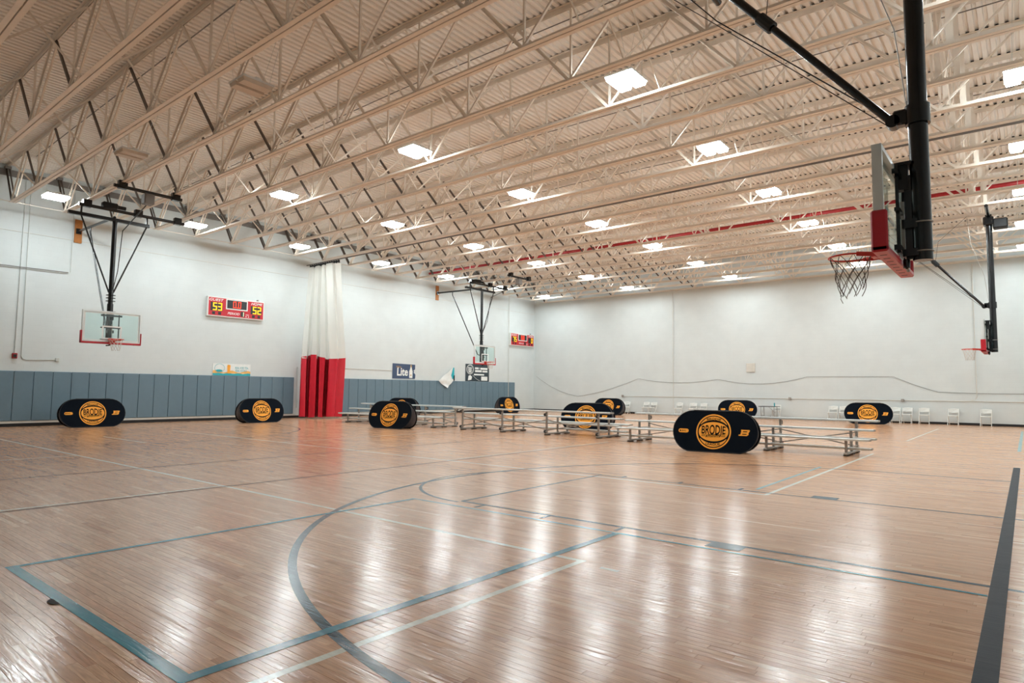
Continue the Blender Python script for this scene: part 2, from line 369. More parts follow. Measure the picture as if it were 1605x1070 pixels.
line('p_navy', 0.20, (26.60, 6.37), (26.95, 6.37)); line('p_navy', 0.20, (26.63, 10.26), (26.98, 10.26))
line('p_teal', 0.085, (22.39, 1.62), (25.70, 1.62)); line('p_teal', 0.065, (22.43, 1.58), (22.43, 6.2)); line('p_teal', 0.085, (25.66, 1.58), (25.66, 6.2))
line('p_pale', 0.045, (22.43, 6.18), (25.66, 6.18)); line('p_teal', 0.045, (25.66, 6.18), (28.88, 6.18)); line('p_pale', 0.055, (25.78, 10.38), (25.78, 14.4)); line('p_pale', 0.08, (28.94, 22.0), (28.94, 34.2))
line('p_black', 0.115, (28.94, 0.7), (28.94, 17.18))
ss = MB(); ss.add([(23.73+0.075*math.cos(t)*(1+0.3*math.sin(3*t)), 1.555+0.035*math.sin(t)*(1+0.4*math.cos(2*t)), 0.006) for t in (2*PI*i/18 for i in range(18))], [tuple(range(18))])
ss.add([(23.73+0.08*math.cos(t), 1.555+0.045*math.sin(t), 0.0032) for t in (2*PI*i/18 for i in range(18))], [])
obj('scuff_mark', ss, 'smudge', floor)

# roof deck: fluted sheets running along Y
def ztop(x): return 9.60 + 0.012*min(x, RX-x)          # underside of the truss top chords
ceil = struct('ceiling')
PITCH, NF = 0.178, 5; PWD = PITCH*NF
prof = []
for k in range(NF): x = k*PITCH; prof += [(x, 0.0), (x+0.092, 0.0), (x+0.108, 0.052), (x+PITCH-0.016, 0.052)]
prof.append((PWD, 0.0))
mb = MB(); n = len(prof)
mb.add([(x, y, z) for y in (NY, BY) for (x, z) in prof] + [(x, y, z+0.004) for y in (NY, BY) for (x, z) in prof],
       [(i, i+n, i+n+1, i+1) for i in range(n-1)] + [(2*n+i, 2*n+i+1, 3*n+i+1, 3*n+i) for i in range(n-1)])
dm = mb.mesh('deck_panel'); dm.materials.append(M['deck'])
x = 0.0
while x < RX:
    xe = min(x+PWD, RX); o = bpy.data.objects.new('deck_panel', dm); C.objects.link(o); o.parent = ceil
    z0, z1 = ztop(x)+0.115, ztop(min(x+PWD, RX))+0.115
    o.location = (x, 0, z0); o.rotation_euler = (0, -math.atan2(z1-z0, PWD), 0); o.scale = ((xe-x)/PWD, 1, 1); x += PWD
obj('roof_slab', MB().box((-T, NY-T, TOPZ), (RX+T, BY+T, TOPZ+0.1)), 'deck', ceil)

# ------------------------------------------------------------------ roof trusses
SP = 1.6216; Y0 = 6.04
BN = [1.17] + [3.9+2.99*k for k in range(9)] + [30.75]
TN = [2.5+2.988*k for k in range(10)]
ZB = 8.08
def make_truss():
    t = thing('roof_truss', '', 'truss', (0, 0, 0), 0, 'steel roof trusses')
    for s in (-1, 1):
        L = [(0.012*s, ZB), (0.105*s, ZB), (0.105*s, ZB+0.011), (0.024*s, ZB+0.011), (0.024*s, ZB+0.10), (0.012*s, ZB+0.10)]
        obj('bottom_chord', MB().prism(L, lambda u, v, q: (q, u, v), 1.05, 30.87), 'steel', t)
        L = [(0.012*s, 0.11), (0.085*s, 0.11), (0.085*s, 0.10), (0.023*s, 0.10), (0.023*s, 0.0), (0.012*s, 0.0)]
        mb = MB()
        for a, b in ((0.02, RX/2), (RX/2, RX-0.02)): mb.prism(L, lambda u, v, q: (q, u, v+ztop(q)), a, b)
        obj('top_chord', mb, 'steel', t)
    nodes = [(0.12, ztop(0)-0.02)]
    for i, b in enumerate(BN):
        nodes.append((b, ZB+0.05))
        if i < len(TN): nodes.append((TN[i], ztop(TN[i])+0.03))
    nodes.append((RX-0.12, ztop(0)-0.02))
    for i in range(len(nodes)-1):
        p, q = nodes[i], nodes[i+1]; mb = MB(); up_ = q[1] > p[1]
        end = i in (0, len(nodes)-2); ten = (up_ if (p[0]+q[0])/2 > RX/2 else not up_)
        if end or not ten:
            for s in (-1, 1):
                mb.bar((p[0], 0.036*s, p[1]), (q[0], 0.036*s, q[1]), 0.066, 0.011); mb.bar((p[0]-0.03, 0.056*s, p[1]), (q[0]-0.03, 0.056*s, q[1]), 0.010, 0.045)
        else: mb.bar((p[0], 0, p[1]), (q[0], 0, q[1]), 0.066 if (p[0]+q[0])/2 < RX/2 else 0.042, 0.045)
        obj('web_diagonal', mb, 'shadesteel' if (end or (ten and p[0] < RX/2-2)) else 'steel', t)  # shade painted in: left-half tension bars and end diagonals get the dark copy
    for b in BN[1:-1]: obj('web_post', MB().bar((b+0.04, 0, ZB+0.04), (b+0.04, 0, ztop(b)+0.02), 0.045, 0.04), 'steel', t)
    for xx in (27.98, 28.30): obj('stiffener_plate', MB().box((xx-0.06, 0.026, ZB+0.03), (xx+0.06, 0.045, ztop(28)+0.05)), 'steel', t)
    mb = MB()
    for a, b in ((0.02, RX/2), (RX/2, RX-0.02)): mb.prism([(-0.02, 0.1105), (0.02, 0.1105), (0.02, 0.165), (-0.02, 0.165)], lambda u, v, q: (q, u, v+ztop(q)), a, b)
    obj('flute_shade_strip', mb, 'fluteshade', t)  # black strip added as painted shade inside the open deck flutes
    for s in (0,): obj('seat_plate', MB().box((0.0, -0.09, 9.52), (0.22, 0.09, 9.62)), 'ledge', t)
    return t
def add_bridging(t):
    for xx in (3.75, 8.68, 13.55, 18.4, 23.15, 28.05):
        obj('bridging_bar', MB().bar((xx, 0, ZB+0.10), (xx, -SP, ztop(xx)+0.02), 0.045, 0.02, (1, 0, 0)), 'steel', t)
        obj('bridging_bar', MB().bar((xx+0.03, 0, ztop(xx)+0.02), (xx+0.03, -SP, ZB+0.10), 0.045, 0.02, (1, 0, 0)), 'steel', t)
t0 = make_truss(); add_bridging(t0)
KS = list(range(20, -4, -1))
for i, k in enumerate(KS):
    t = t0 if i == 0 else copy_tree(t0)
    t.location = (0, Y0+SP*k, 0)
    t['label'] = ('cream steel open-web roof truss closest to the back wall' if i == 0 else f'cream steel open-web roof truss, {ORD[i+1]} from the back wall')
tag(obj('tie_rod', MB().tube([(1.12, 2.5, ZB+0.02), (1.12, BY-0.1, ZB+0.02)], 0.011, 6), 'steel'), 'thin tie rod linking the truss ends beside the left wall', 'rod')
tag(obj('sprinkler_pipe', MB().tube([(0.1, 27.5, 8.80), (31.8, 27.5, 8.80)], 0.075, 12), 'redpipe', sm=True), 'long red sprinkler pipe running through the roof trusses', 'pipe')

# ------------------------------------------------------------------ ceiling lights
def lens_box(x0, x1):
    y0, y1, z0, z1, b = -0.345, 0.345, -0.045, 0.036, 0.02
    return MB().add([(x0+b, y0+b, z0), (x1-b, y0+b, z0), (x1-b, y1-b, z0), (x0+b, y1-b, z0), (x0, y0, z1), (x1, y0, z1), (x1, y1, z1), (x0, y1, z1)],
                    [(0, 3, 2, 1), (0, 1, 5, 4), (1, 2, 6, 5), (2, 3, 7, 6), (3, 0, 4, 7)])
def make_light(lit):
    t = thing('ceiling_light', '', 'light', (0, 0, 0), 0, 'twin-panel ceiling lights')
    hb = MB()
    hb.box((-0.33, -0.36, 0.035), (0.33, 0.36, 0.075)); hb.cbox((-0.30, -0.07, 0.075), (0.30, 0.07, 0.13), 0.01)
    obj('housing', hb, 'housing', t)
    for s in (-1, 1): obj('panel', lens_box(0.174*s-0.138, 0.174*s+0.138), 'lens' if lit else 'unlit', t)
    for sx in (-1, 1):
        for sy in (-1, 1): obj('hanger_wire', MB().tube([(0.2*sx, 0.3*sy, 0.07), (0.12*sx, 0.62*sy, 1.38)], 0.004, 4), 'conduit', t)
    return t
lit0, off0 = make_light(True), make_light(False); fl = {True: True, False: True}
LX = (2.68, 9.36, 16.04, 22.72, 29.38)
rows = [Y0+SP*(0.5+3*k)-0.0 for k in range(7)]
colname = ['closest to the left wall', 'second from the left wall', 'third from the left wall', 'fourth from the left wall', 'furthest from the left wall']
for r, y in enumerate(rows):
    for c, xx in enumerate(LX):
        if r == 0 and c > 2: continue
        on = not (r == 0 and c in (1, 2))
        p = lit0 if on else off0
        o = p if fl[on] else copy_tree(p); fl[on] = False
        o.location = (xx, y+0.06, 8.19)
        rn = 'row nearest the back wall' if r == 6 else f'{ORD[7-r]} row from the back wall'
        o['label'] = f"{'lit' if on else 'unlit'} twin-panel ceiling light, {rn}, {colname[c]}"
for r, y in enumerate(rows[:5]):
    tag(obj('conduit_run', MB().tube([(2.0, y-0.42, ztop(2)+0.06), (RX/2, y-0.42, ztop(RX/2)+0.06), (29.6, y-0.42, ztop(29.6)+0.06)], 0.014, 6), 'ledge'),
        f'thin conduit under the roof deck, over the {ORD[7-r]} light row from the back wall', 'conduit', 'conduits feeding the lights')

# ------------------------------------------------------------------ wall pads
def pad_bank(label, ya, n):
    t = thing('wall_padding', label, 'wall pads', (0, ya, 0), 0)
    proto = MB().cbox((0.0, 0.004, 0.212), (0.06, 0.606, 2.064), 0.016).mesh('pad_panel'); fixn(proto); proto.materials.append(M['pad'])
    for i in range(n): o = obj('pad_panel', proto, None, t); o.location = (0.002, 0.61*i, 0)
    return t
pad_bank('row of grey vinyl wall pads left of the red curtain', 6.6534-0.61*2, 21)
pad_bank('row of grey vinyl wall pads right of the red curtain', 36.27-0.61*28, 28)

# ------------------------------------------------------------------ basketball backstops (local: board faces +X, x = 0 is the board face)
def net_strands(r0, r1, h, n, rows, m, parent, frayed=False):
    rn = random.Random(3)
    mb = MB()
    for s in (1, -1):
        for k in range(n):
            pts = []
            top = rows if not frayed else rows - (rn.random() < 0.35) - (rn.random() < 0.2)
            for j in range(top*3+1):
                q = j/(rows*3); a = 2*math.pi*(k + s*q*rows/2)/n
                r = r0 + (r1-r0)*(q**0.6) + (0.012*math.sin(q*9+k) if frayed else 0.0)
                pts.append((r*math.cos(a), r*math.sin(a), -h*q - (0.015*math.sin(k*2.1)*q if frayed else 0)))
            mb.tube(pts, 0.0042 if frayed else 0.0048, 4)
    if frayed: mb.tube([(0.10, 0.02, -h*0.95), (0.12, 0.0, -h*1.05), (0.10, -0.02, -h*1.16)], 0.004, 4)
    return mb
def backstop(label, loc, rz, style, frayed=False):
    t = thing('basketball_hoop', label, 'basketball hoop', loc, rz, 'ceiling-hung basketball hoops')
    W, Z0, Z1 = 0.925, 3.055, 4.15
    # board
    bd = obj('backboard', MB().box((-0.045, -W+0.04, Z0+0.03), (-0.03, W-0.04, Z1-0.03)), 'glass', t)
    for s in (-1, 1): obj('board_frame', MB().box((-0.095, min(s*W, s*(W-0.045)), Z0), (0.0, max(s*W, s*(W-0.045)), Z1)), 'alu', t)
    obj('board_frame', MB().box((-0.095, -W+0.045, Z1-0.05), (0.0, W-0.045, Z1)), 'alu', t)
    obj('board_frame', MB().box((-0.095, -W+0.045, Z0), (0.0, W-0.045, Z0+0.05)), 'alu', t)
    bl = MB(); xx = -0.028
    bl.box((xx, -W+0.05, Z0+0.055), (xx+0.002, -W+0.09, Z1-0.055)); bl.box((xx, W-0.09, Z0+0.055), (xx+0.002, W-0.05, Z1-0.055))
    bl.box((xx, -W+0.09, Z1-0.095), (xx+0.002, W-0.09, Z1-0.055)); bl.box((xx, -W+0.09, Z0+0.055), (xx+0.002, W-0.09, Z0+0.09))
    obj('border_line', bl, 'white', bd)
    bl = MB(); sz0, sz1, sy = 3.17, 3.64, 0.31
    bl.box((xx, -sy, sz0), (xx+0.002, -sy+0.05, sz1)); bl.box((xx, sy-0.05, sz0), (xx+0.002, sy, sz1)); bl.box((xx, -sy+0.05, sz1-0.05), (xx+0.002, sy-0.05, sz1)); bl.box((xx, -sy+0.05, sz0), (xx+0.002, sy-0.05, sz0+0.05))
    obj('target_square', bl, 'white', bd)
    # red edge pad
    pd = MB().cbox((-0.13, -W-0.03, Z0-0.055), (0.025, W+0.03, Z0+0.012), 0.016)
    for s in (-1, 1): pd.cbox((-0.13, min(s*(W+0.03), s*(W-0.012)), Z0-0.05), (0.025, max(s*(W+0.03), s*(W-0.012)), 3.44), 0.016)
    pdo = obj('edge_pad', pd, 'red', t)
    for k in range(8):
        y = -0.75+0.21*k; obj('pad_slot', MB().box((-0.085, y, Z0-0.0575), (-0.02, y+0.02, Z0-0.05)), 'blackm', pdo)
    # rim and net
    RC = (0.40, 0.0, 3.155); R = 0.235
    rim = MB().tube([(RC[0]+R*math.cos(a), R*math.sin(a), RC[2]) for a in (2*PI*i/40 for i in range(40))], 0.0105, 8, closed=True)
    ro = obj('rim', rim, 'rim', t, sm=True)
    br = MB().box((0.0, -0.09, 3.06), (0.028, 0.09, 3.20)); br.box((0.028, -0.075, 3.118), (0.17, 0.075, 3.165))
    for s in (-1, 1):
        br.bar((0.02, 0.07*s, 3.135), (0.30, 0.212*s, 3.15), 0.05, 0.012, (0, 1, 0)); br.bar((0.02, 0.06*s, 3.07), (0.17, 0.10*s, 3.145), 0.016, 0.016)
    obj('rim_bracket', br, 'rim', t)
    nn = net_strands(R*0.98, 0.125, 0.40 if not frayed else 0.47, 10, 5, None, None, frayed)
    no = obj('net', nn, 'netdark' if frayed else 'net', t, fix=False); no.location = RC
    # mast and the frame that carries the board
    PX = -0.33; pr = 0.098; ptop = 7.46 if style == 'wall' else 8.0
    ms = obj('mast', MB().tube([(PX, 0, 3.03), (PX, 0, 4.45), (PX, 0, 4.45), (PX, 0, ptop)], [pr, pr, pr*(0.8 if style == 'wall' else 1), pr*(0.8 if style == 'wall' else 1)], 24), 'black', t, sm=True)
    for z in (3.13, 3.46): obj('band', MB().tube([(PX+(pr+0.006)*math.cos(a), (pr+0.006)*math.sin(a), z) for a in (2*PI*i/24 for i in range(24))], 0.008, 6, closed=True), 'galv', ms, sm=True)
    if style == 'wall':
        for z in (4.55, 4.66, 4.76): obj('clamp_ring', MB().tube([(PX, 0, z-0.012), (PX, 0, z+0.012)], 0.15, 20), 'black', ms)
    cf = MB()
    for s in (-1, 1): cf.box((-0.15, 0.24*s-0.014, 3.10), (-0.115, 0.24*s+0.014, 4.10))
    cf.box((-0.16, -0.33, 3.98), (-0.098, 0.33, 4.04)); cf.box((-0.16, -0.33, 3.12), (-0.098, 0.33, 3.18)); cf.box((-0.16, -0.33, 3.56), (-0.11, 0.33, 3.60))
    obj('carrier_frame', cf, 'black', t)
    ca = MB().box((-0.25, -0.045, 3.05), (-0.175, 0.045, 4.02)); ca.box((-0.30, -0.10, 3.40), (-0.15, 0.10, 3.50)); ca.box((-0.30, -0.10, 3.08), (-0.15, 0.10, 3.16))
    obj('height_adjuster', ca, 'black', t)
    obj('adjuster_scale', MB().box((-0.17, 0.02, 3.08), (-0.135, 0.05, 3.72)), 'galv', t)
    hd = MB().box((-0.22, -0.06, 3.86), (-0.11, 0.06, 4.16)); hd.box((-0.26, -0.16, 4.14), (-0.09, 0.10, 4.17))
    obj('adjuster_head', hd, 'blackm', t)
    ck = MB().tube([(-0.17, 0, 3.06), (-0.17, 0, 2.96)], 0.035, 12); ck.tube([(-0.17, 0, 2.97), (-0.17, -0.12, 2.95)], 0.02, 8)
    obj('crank', ck, 'black', t, sm=True)
    if style == 'wall':
        h1, h2, h3 = (7.49, -1.45, 1.15), (7.84, -1.15, 2.4), (7.95, -1.05, 1.05)
        bx = MB().cbox((PX-0.07, h1[1], h1[0]-0.06), (PX+0.07, h1[2], h1[0]+0.06), 0.01); obj('header_beam', bx, 'black', t)
        obj('header_pipe', MB().tube([(PX, h2[1], h2[0]), (PX, h2[2], h2[0])], 0.058, 14), 'black', t, sm=True)
        obj('header_pipe', MB().tube([(2.55, h3[1], h3[0]), (2.55, h3[2], h3[0])], 0.055, 14), 'black', t, sm=True)
        for (yy, zz, x_) in ((h2[1]+0.25, 7.84, PX), (h2[1]+1.9, 7.84, PX), (h2[2]-0.25, 7.84, PX), (h3[1]+0.25, 7.95, 2.55), (h3[2]-0.2, 7.95, 2.55)):
            obj('clamp', MB().cbox((x_-0.09, yy-0.13, zz-0.075), (x_+0.09, yy+0.13, zz+0.19), 0.012), 'black', t)
        for s in (-1, 1):
            obj('hanger', MB().tube([(PX, 1.06*s, 7.47), (PX, 1.06*s, 7.84)], 0.032, 8), 'black', t)
            obj('side_brace', MB().tube([(PX, 1.06*s, 7.46), (PX, 0.07*s, 4.86)], 0.027, 10), 'black', t, sm=True)
        obj('wall_arm', MB().tube([(-4.14, 0, 7.66), (PX-0.05, 0, 7.60)], 0.05, 12), 'black', t, sm=True)
        obj('wall_foot', MB().cbox((-4.16, -0.09, 7.55), (-4.10, 0.09, 7.77), 0.01), 'black', t)
        obj('back_brace', MB().tube([(-2.8, 0, 7.64), (-2.8, 0, 7.42), (-0.62, 0, 3.62), (PX-0.02, 0, 3.55)], 0.03, 10), 'black', t, sm=True)
        obj('hoist', MB().cbox((2.35, -0.16, 7.55), (2.65, 0.16, 7.9), 0.03), 'ledge', t)
        mo = MB().cbox((-0.75, -0.35, 7.95), (-0.50, 0.15, 8.16), 0.04); mo.tube([(-0.62, 0.15, 8.05), (-0.62, 0.42, 8.05)], 0.07, 12); obj('winch_motor', mo, 'blackm', t)
        obj('fold_strut', MB().tube([(2.5, 0.0, 7.6), (0.35, 0.03, 7.0)], 0.018, 8), 'black', t)
        obj('fold_strut', MB().tube([(0.35, 0.03, 7.02), (0.10, 0.03, 5.6), (PX+0.1, 0.03, 5.0)], 0.014, 8), 'black', t)
        wbk = MB().cbox((-4.198, -0.13, 7.2), (-4.155, 0.13, 8.13), 0.004); obj('wood_block', wbk, 'wood_blk', t)
    else:
        obj('header_pipe', MB().tube([(PX, -1.6, 7.96), (PX, 1.6, 7.96)], 0.055, 14), 'black', t, sm=True)
        obj('header_pipe', MB().tube([(2.55, -1.6, 7.98), (2.55, 1.6, 7.98)], 0.055, 14), 'black', t, sm=True)
        obj('winch_motor', MB().cbox((PX-0.55, -0.2, 7.45), (PX-0.12, 0.2, 7.8), 0.04), 'blackm', t)
        obj('mast_head', MB().cbox((PX-0.15, -0.2, 7.6), (PX+0.16, 0.2, 7.9), 0.03), 'black', t)
        cl = MB().tube([(PX, 0, 4.60), (PX, 0, 4.82)], 0.125, 24); cl.cbox((PX+0.05, -0.07, 4.62), (PX+0.24, 0.07, 4.80), 0.02); cl.tube([(PX+0.24, -0.07, 4.68), (PX+0.24, 0.07, 4.68)], 0.075, 16)
        obj('brace_clamp', cl, 'black', t, sm=True)
        d0, d1 = Vector((PX+0.26, 0, 4.70)), Vector((2.55, 0, 7.93)); dd = (d1-d0)
        obj('front_brace', MB().tube([d0, d0+dd*0.54], 0.045, 14), 'black', t, sm=True)
        obj('front_brace', MB().tube([d0+dd*0.5, d1], 0.055, 14), 'black', t, sm=True)
        obj('brace_coupling', MB().tube([d0+dd*0.50, d0+dd*0.56], 0.08, 12), 'blackm', t)
        obj('hoist_cable', MB().tube([(PX+0.25, -0.03, 4.62), (2.5, -0.25, 7.2), (3.4, -0.3, 8.1)], 0.006, 4), 'cable', t)
        obj('hoist_cable', MB().tube([(PX+0.55, -0.02, 5.0), (2.0, -0.05, 6.72), (3.1, -0.2, 8.1)], 0.009, 5), 'cable', t)
        obj('hoist_cable', MB().tube([(PX+0.10, 0.0, 4.84), (PX+0.2, 0.0, 5.8), (PX+0.55, 0.0, 7.0), (0.3, 0, 7.98)], 0.007, 5), 'greycable', t)
        obj('hoist_cable', MB().tube([tuple(d0+dd*0.53+Vector((0, 0, 0.05))), (1.2, 0.1, 7.2), (0.3, 0.15, 8.0)], 0.006, 4), 'cable', t)
    return t
backstop('basketball hoop on the left wall side, above the first grey wall pads', (4.2, 8.42, 0), 0, 'wall')
backstop('basketball hoop hung in front of the far end of the grey wall pads', (4.2, 28.28, 0), 0, 'wall')
backstop('large near basketball hoop at upper right, with worn dark net', (28.0, 8.36, 0), PI, 'front', True)
backstop('small distant basketball hoop at right, in front of the back wall', (28.0, 28.3, 0), PI, 'front')

# ------------------------------------------------------------------ scoreboards (local: front faces -Y; turned to face +X)
SEG = {'0': 'abcdef', '1': 'bc', '2': 'abged', '3': 'abgcd', '5': 'afgcd', '7': 'abc'}
def digit(ch, cx, cz, w, h, th, y):
    mb = MB(); x0, x1, z0, zm, z1 = cx-w/2, cx+w/2, cz-h/2, cz, cz+h/2
    R_ = dict(a=(x0, x1, z1-th, z1), d=(x0, x1, z0, z0+th), g=(x0, x1, zm-th/2, zm+th/2), f=(x0, x0+th, zm, z1), e=(x0, x0+th, z0, zm), b=(x1-th, x1, zm, z1), c=(x1-th, x1, z0, zm))
    for s in SEG[ch]:
        a, b, c_, d = R_[s]; mb.box((a, y-0.006, c_), (b, y, d))
    return mb
def scoreboard(label, loc, guest, clock, home, period):
    t = thing('scoreboard', label, 'scoreboard', loc, PI/2, 'wall scoreboards')
    W, H, D = 2.78, 0.92, 0.16
    obj('case', MB().cbox((-W/2, -D, 0), (W/2, 0, H), 0.015), 'whiteplas', t)
    fc = obj('face_panel', MB().box((-W/2+0.05, -D-0.008, 0.05), (W/2-0.05, -D, H-0.05)), 'sred', t); y = -D-0.008
    P = lambda dx=0.0, dz=0.0, o=0.004: (lambda u, v: (u+dx, y-o, v+dz))
    obj('lettering', fit_text('GUEST', 0.66, 0.12, P(-0.98, 0.77), 0.25, 0.012), 'white', t)
    obj('lettering', fit_text('HOME', 0.58, 0.12, P(1.0, 0.77), 0.25, 0.012), 'white', t)
    obj('lettering', fit_text('PERIOD', 0.58, 0.11, P(-0.15, 0.20), 0.25, 0.012), 'white', t)
    obj('print_bar', MB().box((0.45, y-0.004, 0.19), (0.61, y, 0.215)), 'white', t)
    obj('clock_frame', MB().box((-0.53, y-0.012, 0.38), (0.53, y, 0.86)), 'whiteplas', t)
    obj('clock_window', MB().box((-0.48, y-0.016, 0.43), (0.48, y-0.010, 0.82)), 'dark', t)
    yy = y-0.016
    def put(s, cx, cz, w, h, th, gap, m, yq):
        n = len(s); 
        for i, ch in enumerate(s): obj('digit', digit(ch, cx+(i-(n-1)/2)*(w+gap), cz, w, h, th, yq), m, t)
    put(clock, 0.0, 0.625, 0.15, 0.31, 0.035, 0.09, 'led_r', yy)
    obj('decimal_point', MB().box((-0.02, yy-0.006, 0.47), (0.02, yy, 0.51)), 'led_r', t)
    for sx, s in ((-0.96, guest), (0.98, home)):
        obj('score_window', MB().box((sx-0.29, y-0.006, 0.26), (sx+0.27, y, 0.66)), 'dark', t)
        if len(s) == 2: put(s, sx+0.03, 0.46, 0.19, 0.36, 0.05, 0.05, 'led_y', y-0.006)
        else: put(s, sx+0.15, 0.46, 0.19, 0.36, 0.05, 0.05, 'led_y', y-0.006)
        for k in (-1, 1): obj('foul_window', MB().box((sx+0.14*k-0.07, y-0.006, 0.09), (sx+0.14*k+0.07, y, 0.22)), 'dark', t)
    obj('period_window', MB().box((0.20, y-0.006, 0.09), (0.38, y, 0.33)), 'dark', t)
    if period: put(period, 0.30, 0.21, 0.09, 0.2, 0.025, 0, 'led_w', y-0.006)
    for k in (-1, 1): obj('indicator', MB().box((0.53+0.06*k-0.02, y-0.006, 0.09), (0.53+0.06*k+0.02, y, 0.14)), 'white', t)
    obj('cable_gland', MB().cbox((1.05, -0.10, H), (1.13, -0.02, H+0.09), 0.01), 'galv', t)
    return t
scoreboard('red scoreboard reading fifty-three to fifty-two on the left wall', (0.0, 15.0, 4.79), '53', '00', '52', '1')
scoreboard('red scoreboard reading seventy-five to zero near the far corner', (0.0, 37.0, 4.76), '75', '00', '0', '')

# ------------------------------------------------------------------ posters on the left wall
def poster_base(name, label, ya, yb, z0, z1, m, cut=None):
    t = thing(name, label, 'poster', (0.012, (ya+yb)/2, z0), PI/2); W, H = yb-ya, z1-z0
    poly = cut(W, H) if cut else [(-W/2, 0), (W/2, 0), (W/2, H), (-W/2, H)]
    obj('sheet', MB().prism(poly, lambda u, v, q: (u, q, v), -0.012, 0.0), m, t)
    return t, W, H
def flat(t, name, poly, m, y=-0.0135):
    return obj(name, MB().prism(poly, lambda u, v, q: (u, q, v), y-0.002, y), m, t)
def ell(cx, cz, rx, rz, n=28, a0=0.0, a1=2*PI): return [(cx+rx*math.cos(a0+(a1-a0)*i/n), cz+rz*math.sin(a0+(a1-a0)*i/n)) for i in range(n)]
def ring(t, name, cx, cz, rx, rz, w, m, y=-0.0135):
    n = 32; mb = MB(); vs = []
    for i in range(n):
        a = 2*PI*i/n
        for k in (0, 1): vs.append((cx+(rx-k*w)*math.cos(a), y-0.002, cz+(rz-k*w)*math.sin(a)))
    mb.add(vs, [(2*i, 2*((i+1) % n), 2*((i+1) % n)+1, 2*i+1) for i in range(n)]); return obj(name, mb, m, t)
tl = lambda t, s, cx, cz, w, h, m, sh=0.0, b=0.0, y=-0.016, name='lettering': obj(name, fit_text(s, w, h, lambda u, v: (u+cx, y, v+cz), sh, b), m, t)
# iced-tea banner standing on the pads
t, W, H = poster_base('wall_banner', 'white, sand and teal drinks banner above the first grey pads', 14.05, 15.88, 2.075, 2.63, 'poster_w')
flat(t, 'beach_strip', [(-W/2, 0.10), (W/2, 0.10), (W/2, 0.20)] + [(W/2-W*i/14, 0.19+0.05*math.sin(i*1.1)) for i in range(1, 14)] + [(-W/2, 0.22)], 'sand')
flat(t, 'sea_strip', [(-W/2, 0.0), (W/2, 0.0), (W/2, 0.11)] + [(W/2-W*i/14, 0.10+0.02*math.sin(i*1.7)) for i in range(1, 14)] + [(-W/2, 0.10)], 'teal', -0.016)
ring(t, 'badge_ring', -0.60, 0.34, 0.24, 0.20, 0.015, 'teal', -0.018); flat(t, 'badge_wave', ell(-0.62, 0.22, 0.16, 0.055), 'teal', -0.018)
flat(t, 'can', [(-0.22, 0.10), (-0.10, 0.10), (-0.08, 0.45), (-0.10, 0.50), (-0.22, 0.50), (-0.24, 0.45)], 'orange', -0.018)
tl(t, 'REAL ICED TEA.', 0.48, 0.37, 0.66, 0.10, 'teal', 0, 0.01); tl(t, 'REAL VODKA.', 0.46, 0.235, 0.58, 0.10, 'teal', 0, 0.01)
# beer poster, right edge torn
def torn(W, H): return [(-W/2, 0), (W/2-0.02, 0.0), (W/2+0.02, 0.06), (W/2+0.03, 0.26), (W/2-0.05, 0.34), (W/2-0.12, 0.36), (W/2-0.08, 0.46), (W/2-0.14, 0.50), (W/2-0.04, 0.56), (W/2, 0.60), (W/2, H-0.03), (-W/2, H)]
t, W, H = poster_base('wall_poster', 'navy poster with large white lettering and a bottle, torn right edge', 24.74, 26.52, 2.135, 3.035, 'poster_navy', torn)
tl(t, 'Lite', -0.12, 0.42, 0.86, 0.50, 'poster_w', 0.05, 0.025); tl(t, 'Miller', -0.42, 0.70, 0.42, 0.13, 'gold', 0.3, 0.0)
flat(t, 'bottle_picture', [(0.42, 0.05), (0.68, 0.05), (0.69, 0.46), (0.62, 0.62), (0.60, 0.84), (0.51, 0.84), (0.49, 0.62), (0.41, 0.46)], 'poster_w'); flat(t, 'bottle_neck', [(0.515, 0.70), (0.595, 0.70), (0.595, 0.85), (0.515, 0.85)], 'gold', -0.017)
flat(t, 'bottle_crest', ell(0.55, 0.22, 0.045, 0.045, 14), 'gold', -0.017)
# charcoal league poster
t, W, H = poster_base('wall_poster', 'charcoal poster with white ring emblem under the far basketball hoop', 31.03, 33.42, 2.075, 3.24, 'poster_dark')
ring(t, 'emblem_ring', -0.75, 0.80, 0.36, 0.33, 0.035, 'poster_w'); ring(t, 'emblem_ring', -0.75, 0.80, 0.29, 0.26, 0.02, 'poster_w'); [flat(t, 'print_block', [(-0.95, z_), (-0.58, z_), (-0.60, z_+0.08), (-0.93, z_+0.08)], 'poster_w') for z_ in (0.85, 0.72)]; flat(t, 'print_block', [(-0.88, 0.60), (-0.62, 0.60), (-0.60, 0.68), (-0.90, 0.68)], 'poster_w')
for (u0, u1, z0, z1) in ((-0.27, 0.10, 0.83, 0.95), (0.16, 0.19, 0.83, 0.95), (0.28, 1.02, 0.81, 0.94), (-0.25, 0.42, 0.63, 0.77), (0.49, 1.02, 0.63, 0.75), (-0.36, 0.68, 0.41, 0.51)):
    flat(t, 'print_block', [(u0, z0), (u1, z0), (u1, z1), (u0, z1)], 'poster_w')
flat(t, 'map_print', [(-0.95, 0.06), (-0.62, 0.10), (-0.55, 0.30), (-0.72, 0.42), (-0.90, 0.36)], 'poster_w'); flat(t, 'note_box', [(0.38, 0.06), (1.02, 0.06), (1.02, 0.34), (0.38, 0.34)], 'poster_w')
obj('curved_rule', MB().tube([(-0.50+0.75*i/10, -0.016, 0.42-0.36*math.sin(i/10*1.5)) for i in range(11)], 0.012, 5), 'poster_w', t)
